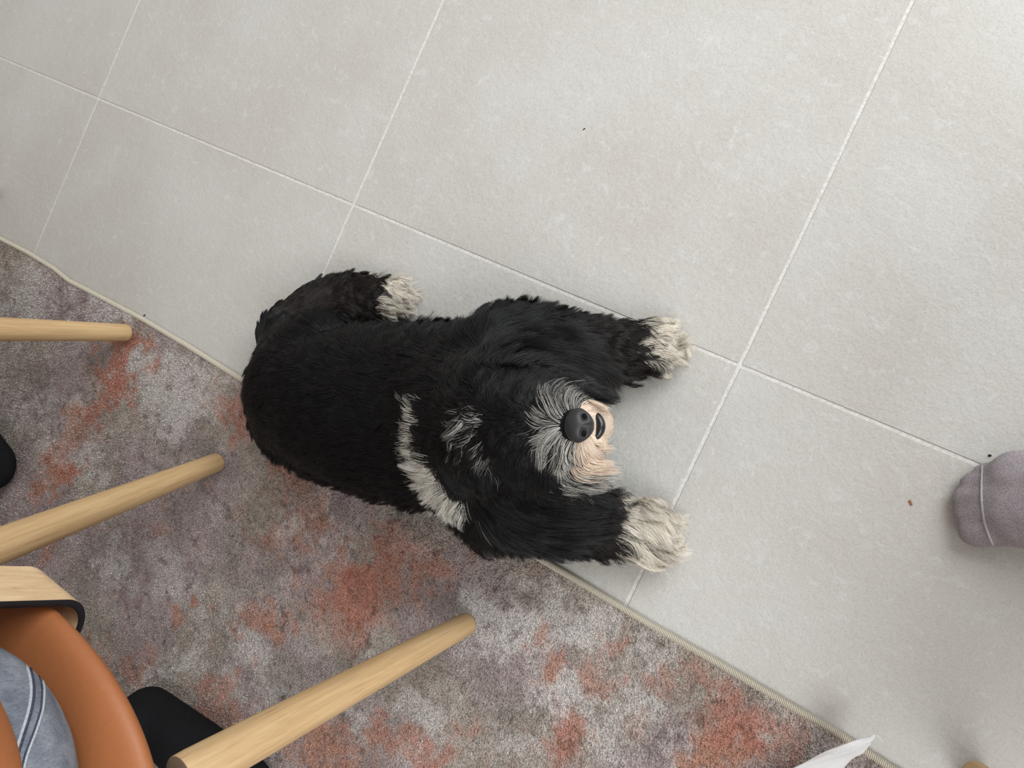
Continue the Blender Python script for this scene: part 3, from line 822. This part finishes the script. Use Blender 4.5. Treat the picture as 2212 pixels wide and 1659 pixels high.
COLPX = np.array([(934, 862), (922, 900), (924, 945), (934, 985), (949, 1022), (972, 1055), (1000, 1085)], float)
def seg_dist(P, A):
    best = np.full(len(P), 1e9)
    for a, b in zip(A[:-1], A[1:]):
        ab = b - a; t = np.clip(((P - a) @ ab) / (ab @ ab), 0, 1)
        best = np.minimum(best, np.linalg.norm(P - a - t[:, None] * ab, axis=1))
    return best
MUZ = U(1222, 918, .24); CHIN = U(1280, 915, .20)
BROWA = U(1040, 905, .245); BROWB = U(1072, 965, .235)
BLACK = np.array([0.0038, 0.0036, 0.0042]); BROWN = np.array([0.017, 0.0105, 0.0085]); WHITE = np.array([0.80, 0.77, 0.70]); CREAM = np.array([0.70, 0.60, 0.47])
GREY = np.array([0.42, 0.40, 0.38]); PEACH = np.array([0.78, 0.56, 0.40])
def coat(P, rnd, rnd2):
    """strand colours for root positions P (n,3)"""
    uv = proj(P); u, v = uv[:, 0], uv[:, 1]; z = P[:, 2]
    n = len(P); j = (rnd - .5)
    c = BLACK * (0.55 + 1.1 * rnd2[:, None])
    leg = ((u > 1225) & ((v < 835) | (v > 1040)) & (z < .12)) | ((v < 690) & (u < 900))
    c = np.where(leg[:, None], (BLACK * .35 + BROWN * .65) * (0.5 + rnd2[:, None]), c)
    # white feet
    pa = (v < 840) & (u > 1362 + 40 * j + .25 * np.maximum(v - 740, 0)) & (z < .09)
    pb = (v > 1040) & (u > 1308 + 28 * j) & (z < .1)
    pc = (v < 700) & (u > 800 + 22 * j) & (u < 960) & (z < .07)
    w = (WHITE * .62 + CREAM * .38) * (0.72 + .50 * rnd2[:, None])
    blk = rnd2 < .10
    c = np.where(((pa & ~blk) | pb | pc)[:, None], w, c)
    # collar of white behind the head
    d = seg_dist(uv, COLPX); tcol = np.clip((v - 868) / 240, 0, 1)
    pw = (d < (6.5 + 9 * tcol) * (.25 + 1.0 * rnd + .7 * fbm(P[:, 0], P[:, 1], 70, 777, 3))) & (v < 1100) & (z < .222) & (z > .03)
    c = np.where(pw[:, None], WHITE * (.6 + .5 * rnd2[:, None]), c)
    # muzzle: greying towards the bridge, peach on the chin
    dm = np.linalg.norm(P - MUZ, axis=1)
    onm = (z > .165) & (u > 1120) & (v > 800) & (v < 1040)
    up = v < 880
    pg = np.clip(1.45 - dm / .0185, 0.03, .62) * np.where(up, .6, 1.0) * np.where(u < 1196, .5, 1.0)
    g = onm & (rnd < pg)
    c = np.where(g[:, None], (GREY * .6 + WHITE * .4) * (.18 + .85 * rnd2[:, None] ** 1.3), c)
    side = onm & (v > 945) & (u > 1195); c = np.where((side & (rnd < .60))[:, None], (GREY * .4 + WHITE * .6) * (.5 + .7 * rnd2[:, None]), c)
    dc = np.linalg.norm(P - CHIN, axis=1)
    ch = (z > .150) & (u > 1252) & (v > 862) & (v < 985)
    ch |= onm & (u > 1245) & (v > 940)
    c = np.where(ch[:, None], (PEACH * .62 + WHITE * .38) * (.72 + .36 * rnd2[:, None]), c)
    # brows
    for bb, rr_, pr_ in ((BROWA, .015, .42), (BROWB, .009, .5)):
        d_ = np.linalg.norm(P[:, :2] - bb[:2], axis=1)
        bm_ = (d_ < rr_) & (z > .17) & (rnd < pr_)
        c = np.where(bm_[:, None], GREY * (.35 + .9 * rnd2[:, None]), c)
    return c
hc_ = coat(bco, np.full(len(bco), .93), np.full(len(bco), .5)) * .75
at = body_me.attributes.new('hide_color', 'FLOAT_COLOR', 'POINT')
at.data.foreach_set('color', np.concatenate([hc_, np.ones((len(hc_), 1))], 1).astype(np.float32).ravel())
dog_body = keep(link('body', body_me, None, MT['hide']), dog)

# ---- combing guides: px, py, z, start direction, end direction (image right, image down, up), length, curl, lift, influence radius
GUIDE = [
 # back and flanks, combed from the neck to the rump
 (600, 800, .13, (-1, .15, .0), (-1, .3, -.4), .022, .15, .25, .05), (560, 880, .08, (-.8, .5, 0), (-.7, .7, -.5), .024, .25, .3, .05),
 (700, 860, .165, (-1, .05, 0), (-1, .1, -.2), .026, .2, .25, .06), (820, 880, .17, (-1, -.05, 0), (-1, .05, -.2), .028, .2, .28, .06),
 (930, 850, .175, (-.9, -.25, 0), (-1, -.1, -.1), .030, .22, .32, .05), (700, 740, .12, (-.9, -.3, 0), (-.9, -.4, -.3), .024, .2, .28, .05),
 (850, 720, .10, (-.5, -.8, 0), (-.1, -1, -.1), .028, .3, .35, .05), (960, 710, .10, (-.2, -1, .1), (.3, -1, 0), .025, .3, .4, .05),
 (640, 990, .06, (-.6, .8, 0), (-.5, .9, -.6), .030, .3, .35, .05), (760, 1050, .06, (-.6, .8, 0), (-.7, .7, -.5), .032, .3, .35, .05), (880, 1070, .07, (-.7, .7, 0), (-.6, .8, -.5), .032, .3, .35, .05), (980, 1080, .07, (-.5, .9, 0), (-.4, .9, -.5), .032, .3, .35, .04),
 (820, 970, .13, (-1, .2, 0), (-1, .3, -.2), .028, .22, .28, .05), (700, 940, .13, (-1, .2, 0), (-1, .3, -.2), .026, .22, .28, .05), (900, 980, .14, (-1, .3, 0), (-.9, .5, -.2), .030, .22, .3, .04),
 # near hind leg
 (570, 720, .06, (-.6, -.5, .2), (-.2, -1, -.2), .022, .35, .3, .03), (640, 700, .07, (.5, -.7, .1), (.8, -.4, -.3), .014, .25, .2, .04), (700, 640, .05, (.2, -1, .2), (.5, -.8, -.3), .020, .6, .5, .03), (770, 630, .045, (.5, -.6, .3), (1, -.2, -.3), .022, .7, .5, .03), (780, 680, .04, (1, .2, .2), (1, .3, -.3), .020, .5, .4, .03),
 (845, 640, .03, (1, -.05, .2), (1, .1, -.5), .024, .5, .35, .03), (850, 615, .02, (1, -.5, .2), (1, .1, -.3), .022, .5, .3, .02), (850, 665, .02, (1, .4, .1), (1, .3, -.3), .020, .5, .3, .02),
 # ruff
 (925, 900, .165, (-.9, .25, .2), (-.8, .5, -.1), .034, .4, .4, .035), (930, 990, .14, (-.9, .4, .2), (-.8, .6, -.1), .032, .4, .4, .035), (970, 1060, .11, (-.8, .7, .2), (-.5, .9, -.2), .030, .4, .4, .035), (960, 830, .16, (-.8, -.3, .2), (-.7, -.7, 0), .032, .35, .4, .04),
 # crown of the head
 (1020, 880, .225, (-.9, -.2, .5), (-.8, .3, -.5), .034, .6, .5, .03), (1045, 905, .24, (-.7, .2, .8), (-.7, .6, -.6), .036, .8, .7, .022), (1040, 960, .23, (-.2, .8, .5), (.2, 1, -.6), .036, .6, .5, .028), (1040, 850, .22, (-.3, -.8, .5), (.1, -1, -.6), .034, .5, .5, .028),
 (1110, 880, .245, (-.4, -.7, .4), (.6, -.8, -.3), .026, .4, .35, .028), (1110, 955, .245, (-.4, .7, .4), (.2, 1, -.4), .028, .4, .35, .028), (1080, 918, .25, (-.8, 0, .5), (-.8, .3, -.2), .026, .5, .4, .025),
 (1150, 918, .258, (-.9, .05, .3), (-1, .1, .1), .018, .3, .25, .022),
 # muzzle fans out from the bridge and droops into moustache and beard
 (1195, 905, .258, (-.8, -.6, .3), (-.6, -1, -.2), .030, .35, .3, .014), (1195, 932, .258, (-.8, .6, .3), (-.7, .9, -.3), .034, .5, .3, .014),
 (1222, 895, .255, (-.5, -1, .3), (.8, -.7, -.3), .034, .35, .3, .014), (1222, 942, .255, (-.5, 1, .3), (.4, 1, -.5), .040, .5, .3, .014),
 (1190, 870, .235, (.1, -1, .2), (1, -.1, -.3), .040, .25, .25, .02), (1240, 860, .225, (.6, -.8, .1), (1, .15, -.2), .036, .2, .2, .02), (1190, 965, .235, (-.1, 1, .2), (.8, .8, -.5), .054, .5, .3, .02), (1240, 975, .22, (.2, 1, .1), (1, .6, -.5), .048, .45, .3, .02),
 (1180, 990, .20, (.2, 1, 0), (1, .5, -.6), .052, .5, .3, .02), (1262, 880, .225, (.4, -.6, .3), (1, -.3, -.1), .012, .1, .2, .012), (1262, 955, .225, (.3, .8, .2), (1, .5, -.2), .022, .4, .3, .013),
 (1285, 915, .215, (1, 0, .1), (.8, 0, -.9), .0045, .1, .12, .020), (1300, 890, .20, (.9, -.3, 0), (.6, -.2, -1), .0045, .1, .12, .020), (1300, 940, .20, (.9, .5, 0), (.6, .6, -1), .006, .2, .15, .018), (1310, 915, .19, (.6, 0, -.6), (.2, 0, -1), .005, .1, .12, .018), (1280, 890, .14, (.3, -.2, -.6), (.1, 0, -1), .012, .2, .2, .03), (1270, 950, .14, (.3, .2, -.6), (.1, 0, -1), .012, .2, .2, .03),
 # upper ear
 (1060, 770, .175, (.4, -.7, .0), (1, .2, -.4), .044, .12, .25, .03), (1100, 720, .165, (.8, -.4, .0), (1, .5, -.4), .054, .1, .2, .03), (1150, 745, .16, (1, .0, .0), (1, .5, -.4), .064, .1, .16, .035), (1220, 760, .135, (1, .15, 0), (.9, .6, -.5), .040, .14, .18, .035), (1120, 800, .175, (.9, .05, .1), (1, .4, -.3), .060, .12, .18, .03),
 # lower ear
 (1050, 1050, .175, (-.1, 1, .2), (.8, .6, -.3), .040, .2, .25, .03), (1100, 1075, .165, (.8, .5, .1), (1, .05, -.3), .054, .16, .2, .03), (1180, 1090, .14, (1, .15, .1), (1, -.05, -.3), .052, .18, .2, .035), (1120, 1030, .17, (.9, .3, .1), (1, .2, -.3), .052, .18, .2, .03), (1230, 1080, .12, (1, .1, .1), (1, .3, -.4), .036, .3, .3, .025),
 # upper front leg
 (1260, 740, .06, (.7, -.7, .2), (.9, -.5, -.3), .024, .6, .45, .03), (1340, 725, .045, (.7, -.7, .2), (1, -.3, -.3), .024, .6, .45, .03), (1300, 800, .05, (.8, .5, .2), (1, .4, -.4), .026, .6, .45, .03), (1380, 790, .035, (.9, .5, .2), (1, .2, -.4), .028, .7, .45, .03),
 (1420, 735, .04, (1, -.15, .3), (1, .1, -.5), .028, .7, .35, .022), (1440, 715, .02, (1, -.5, .2), (1, -.2, -.3), .024, .6, .35, .018), (1440, 765, .02, (1, .3, .1), (1, .0, -.3), .026, .8, .35, .018),
 # lower front leg
 (1130, 1140, .05, (.2, 1, .1), (.5, .9, -.4), .030, .5, .4, .03), (1240, 1165, .045, (.3, 1, .1), (.6, .8, -.4), .028, .6, .45, .03), (1240, 1105, .075, (.9, -.2, .3), (1, .2, -.3), .026, .8, .5, .03), (1300, 1085, .06, (.8, -.6, .3), (1, -.3, -.2), .028, .8, .5, .025), (1310, 1180, .035, (.4, .9, .1), (.9, .4, -.4), .028, .6, .45, .025), (1320, 1130, .06, (1, .2, .3), (1, .5, -.4), .028, .8, .45, .025),
 (1380, 1140, .05, (1, .1, .3), (1, .4, -.4), .034, .7, .4, .024), (1420, 1110, .02, (1, -.4, .2), (1, .2, -.3), .030, .7, .35, .02), (1430, 1155, .035, (1, .2, .2), (1, .5, -.5), .030, .7, .35, .02), (1400, 1190, .02, (.7, .8, .1), (1, .6, -.3), .030, .7, .35, .022), (1350, 1110, .05, (.9, -.5, .3), (1, -.1, -.2), .028, .7, .45, .02),
]
RIGHT = RC.T @ np.array([1, 0, 0]); RIGHT[2] = 0; RIGHT /= np.linalg.norm(RIGHT)
DOWN = RC.T @ np.array([0, -1, 0]); DOWN[2] = 0; DOWN /= np.linalg.norm(DOWN)
UPV = np.array([0, 0, 1.0])
gpos = np.array([U(g[0], g[1], g[2]) for g in GUIDE])
def gdir(d): v = d[0] * RIGHT + d[1] * DOWN + d[2] * UPV; return v / np.linalg.norm(v)
gd0 = np.array([gdir(g[3]) for g in GUIDE]); gd1 = np.array([gdir(g[4]) for g in GUIDE])
gpar = np.array([[g[5], g[6], g[7]] for g in GUIDE])
NB = 15
gpar[:NB, 0] *= 1.25; gpar[:NB, 2] *= 1.2; gpar[:NB, 1] *= 1.5
for gi, g in enumerate(GUIDE):
    paw = (g[0] > 1375 and (g[1] < 800 or g[1] > 1050)) or (g[0] > 830 and g[1] < 680)
    if paw: gpar[gi, 0] *= 1.12
    legg = (g[0] >= 1130 and g[2] < .08) or (g[1] < 690 and g[0] < 800)
    if legg and not paw: gpar[gi, 0] *= 1.2; gpar[gi, 2] *= 1.25; gpar[gi, 1] *= 1.2; gsig = np.array([g[8] for g in GUIDE])

body_me.calc_loop_triangles()
tri = np.array([t.vertices[:] for t in body_me.loop_triangles])
vno = np.empty(len(body_me.vertices) * 3, np.float32); body_me.vertices.foreach_get('normal', vno); vno = vno.reshape(-1, 3).astype(float)
ta, tb, tc_ = bco[tri[:, 0]], bco[tri[:, 1]], bco[tri[:, 2]]
area_t = np.linalg.norm(np.cross(tb - ta, tc_ - ta), axis=1) * .5
tn = vno[tri].mean(1); tcen = (ta + tb + tc_) / 3
wgt = area_t * np.clip(tn[:, 2] + 0.72, 0.0, 1.0) * (tcen[:, 2] > .004)
muzzle_near = (np.linalg.norm(tcen - MUZ, axis=1) < .07)
wgt = wgt * np.where(muzzle_near, 1.8, 1.0)
NOSEP = U(1251, 919, .2495); LIPP = U(1293, 920, .215)
FWD = RIGHT * .45 + UPV * .89; FWD /= np.linalg.norm(FWD)          # out of the nose
SIDE = DOWN - FWD * (DOWN @ FWD); SIDE /= np.linalg.norm(SIDE)      # towards image bottom
CHN = np.cross(FWD, SIDE); CHN = CHN if CHN @ RIGHT > 0 else -CHN    # towards the chin
LC = U(1275, 920, .2265)
LIPPATH = np.array([LC + SIDE * (.0158 * t) + CHN * (.0098 * (1 - t * t)) + FWD * (.0004 - .0045 * t * t) for t in np.linspace(-1, 1, 17)])
def strands(n, seed, lenmul=1.0, curlmul=1.0, colfn=None, clump_n=22, clump=.62, K=8, weight=None, radius=.00036):
    r = np.random.default_rng(seed)
    w_ = wgt if weight is None else wgt * weight
    ti = r.choice(len(tri), n, p=w_ / w_.sum())
    a, b = r.random(n), r.random(n); f = a + b > 1; a[f] = 1 - a[f]; b[f] = 1 - b[f]
    A, Bv, Cv = tri[ti].T
    P = bco[A] + a[:, None] * (bco[Bv] - bco[A]) + b[:, None] * (bco[Cv] - bco[A])
    Nn = vno[A] + a[:, None] * (vno[Bv] - vno[A]) + b[:, None] * (vno[Cv] - vno[A]); Nn /= np.linalg.norm(Nn, axis=1)[:, None]
    keepm = (np.linalg.norm(P - NOSEP, axis=1) > .0155) & (seg_dist(P, LIPPATH) > .0062)
    P, Nn = P[keepm], Nn[keepm]; n = len(P)
    D0 = np.empty((n, 3)); D1 = np.empty((n, 3)); par = np.empty((n, 3))
    for c0 in range(0, n, 40000):
        sl_ = slice(c0, c0 + 40000)
        d2 = ((P[sl_, None, :] - gpos[None]) ** 2).sum(2) / (gsig[None] ** 2)
        w = np.exp(-np.clip(d2 - d2.min(1, keepdims=True), 0, 50)) * (1 / (1 + d2)); w /= w.sum(1, keepdims=True)
        D0[sl_] = w @ gd0; D1[sl_] = w @ gd1; par[sl_] = w @ gpar
    # wandering of the locks: low-frequency noise
    ang = (fbm(P[:, 0] + P[:, 2], P[:, 1] - P[:, 2] * .7, 60, seed + 400, 3) - .5) * 2.1 * (.45 + par[:, 1]) + r.normal(0, .12, n)
    def turn(D, Ax, an):
        c, s = np.cos(an)[:, None], np.sin(an)[:, None]
        return D * c + np.cross(Ax, D) * s + Ax * (Ax * D).sum(1)[:, None] * (1 - c)
    D0 = turn(D0, Nn, ang); D1 = turn(D1, Nn, ang * .8)
    def tang(D):
        t = D - Nn * (D * Nn).sum(1)[:, None]; return t / np.maximum(np.linalg.norm(t, axis=1)[:, None], 1e-6)
    T0 = tang(D0); T1 = tang(D1)
    L = par[:, 0] * r.uniform(.68, 1.22, n) * lenmul; curl = par[:, 1] * curlmul; lift = par[:, 2]
    S = np.linspace(0, 1, K)
    pts = np.empty((n, K, 3)); pts[:, 0] = P - Nn * .0008
    seglen = L / (K - 1)
    for k in range(1, K):
        s = S[k]
        d = T0 * (1 - s) ** 1.1 + T1 * s ** 1.0 * .75 + D1 * s * .45
        d = d + Nn * (lift * 1.35 * (1 - s) ** 1.5)[:, None] + np.array([0, 0, -0.22]) * s * s
        d /= np.linalg.norm(d, axis=1)[:, None]
        pts[:, k] = pts[:, k - 1] + d * seglen[:, None]
    # clumps
    ncl = max(1, n // clump_n)
    ci = r.choice(n, ncl, replace=False)
    kd = KDTree(ncl)
    for q_, i_ in enumerate(ci): kd.insert(P[i_], q_)
    kd.balance()
    own = np.array([kd.find(p)[1] for p in P])
    uvr = proj(P); pawm = ((uvr[:, 0] > 1350) & (P[:, 2] < .08)) | ((uvr[:, 0] > 790) & (uvr[:, 1] < 690) & (uvr[:, 0] < 900)); earm = par[:, 1] < .19
    cp_ = pts[ci][own]
    off = P - P[ci][own]
    cs = ((clump + .45 * np.clip(par[:, 1], 0, .8) + .25 * pawm - .22 * earm) * r.uniform(.65, 1.12, n))[:, None, None] * (S ** 1.15)[None, :, None]
    cs = np.clip(cs, 0, .95) * np.clip(L / .020, .25, 1)[:, None, None]
    pts = pts * (1 - cs) + cp_ * cs
    # waves shared by the lock with a little of its own
    side = np.cross(D1, Nn); side /= np.maximum(np.linalg.norm(side, axis=1)[:, None], 1e-6)
    ph = r.uniform(0, 6.28, ncl)[own] + r.normal(0, .35, n); fr = (r.uniform(.55, 1.15, ncl))[own]
    amp = curl * L * (.17 + .10 * pawm)
    for k in range(1, K):
        s = S[k]
        pts[:, k] += side * (amp * s ** .8 * np.sin(ph + fr * 6.28 * s))[:, None] + Nn * (amp * .6 * s * np.cos(ph + fr * 6.28 * s))[:, None]
    fl = np.where(pts[..., 1] < edge_y(pts[..., 0]) + .002, RUGZ + .0030, .0008)
    pts[..., 2] = np.maximum(pts[..., 2], fl + r.uniform(0, .004, (n, 1)))
    rnd, rnd2 = (r.random(ncl)[own] * .35 + r.random(n) * .65), np.clip(r.random(ncl)[own] * .6 + r.random(n) * .4, 0, 1)
    col = coat(P, rnd, rnd2) if colfn is None else colfn(P, rnd, rnd2)
    rad = radius * r.uniform(.75, 1.25, n)[:, None] * (1 - S ** 2.2 * .88)[None]
    return pts, rad, col
p1, r1, c1 = strands(360000, 11, 1.22, 1.1, clump_n=80, clump=.66, radius=.00023)
fur = hair_object('fur', p1, r1, c1, 'strand_color', MT['fur'], dog); tag(fur, kind='stuff')
# loose wisps that stand off the coat
p2, r2, c2_ = strands(12000, 29, 1.35, 1.3, clump_n=7, clump=.5, radius=.00019)
wisps = hair_object('wisps', p2, r2, c2_, 'strand_color', MT['fur'], dog); tag(wisps, kind='stuff')

# ---- nose, lips, eyes
def frame_mesh(name, fn, nu=36, nv=22):
    V = []; F = []
    for i in range(nv + 1):
        th = math.pi * i / nv
        for j in range(nu):
            ph = 2 * math.pi * j / nu
            V.append(fn(math.sin(th) * math.cos(ph), math.sin(th) * math.sin(ph), math.cos(th)))
    for i in range(nv):
        for j in range(nu):
            F.append((i * nu + j, (i + 1) * nu + j, (i + 1) * nu + (j + 1) % nu, i * nu + (j + 1) % nu))
    me = mesh_from(name, V, F)
    bm = bmesh.new(); bm.from_mesh(me); bmesh.ops.remove_doubles(bm, verts=bm.verts, dist=1e-6); bmesh.ops.recalc_face_normals(bm, faces=bm.faces); bm.to_mesh(me); bm.free()
    me.polygons.foreach_set('use_smooth', [True] * len(me.polygons))
    return me
def nose_fn(a, b, c):
    # a: side, b: towards chin, c: forward
    wide = 0.0162 * (1 - .20 * max(0, b)) ; 
    x = wide * a; y = 0.0140 * b; zf = 0.0115 * c
    if c > 0:
        for s in (-1, 1):                                     # nostril hollows
            dd = ((a - .46 * s) / .26) ** 2 + ((b - .22) / .24) ** 2
            zf -= 0.0048 * math.exp(-dd * 1.4)
        zf -= 0.0016 * math.exp(-(a / .10) ** 2) * max(0, min(1, (b + .0) * 2))   # groove between
    return NOSEP + SIDE * x + CHN * y + FWD * zf
nz = keep(link('nose', frame_mesh('nose', nose_fn), None, MT['nose']), dog); tag(nz, 'black leathery nose')
for s in (-1, 1):
    cN = NOSEP + SIDE * (.0158 * .45 * s) + CHN * (.0140 * .22) + FWD * .0064
    nm = frame_mesh('nostril', lambda a, b, c: cN + SIDE * (a * .0036 + .0008 * s * b) + CHN * b * .0028 + FWD * c * .0012, 16, 10)
    o = link('nostril', nm, None, MT['nostril']); o.parent = nz
# lower lip crescent
path = [p for p in LIPPATH]; rad = [.0008 + .0040 * (1 - (-1 + 2 * k / 16) ** 2) ** .7 for k in range(17)]
V, F = tube(path, rad, 10)
lip = keep(link('lower_lip', mesh_from('lower_lip', V, F), None, MT['lip']), dog); tag(lip, 'dark glossy lower lip')
for (ex_, ey_, ez_) in ((1181, 850, .236), (1176, 985, .232)):
    pc = U(ex_, ey_, ez_)
    em = frame_mesh('eye', lambda a, b, c: pc + np.array([a, b, c]) * .0068, 20, 12)
    keep(link('eye', em, None, MT['eye']), dog)
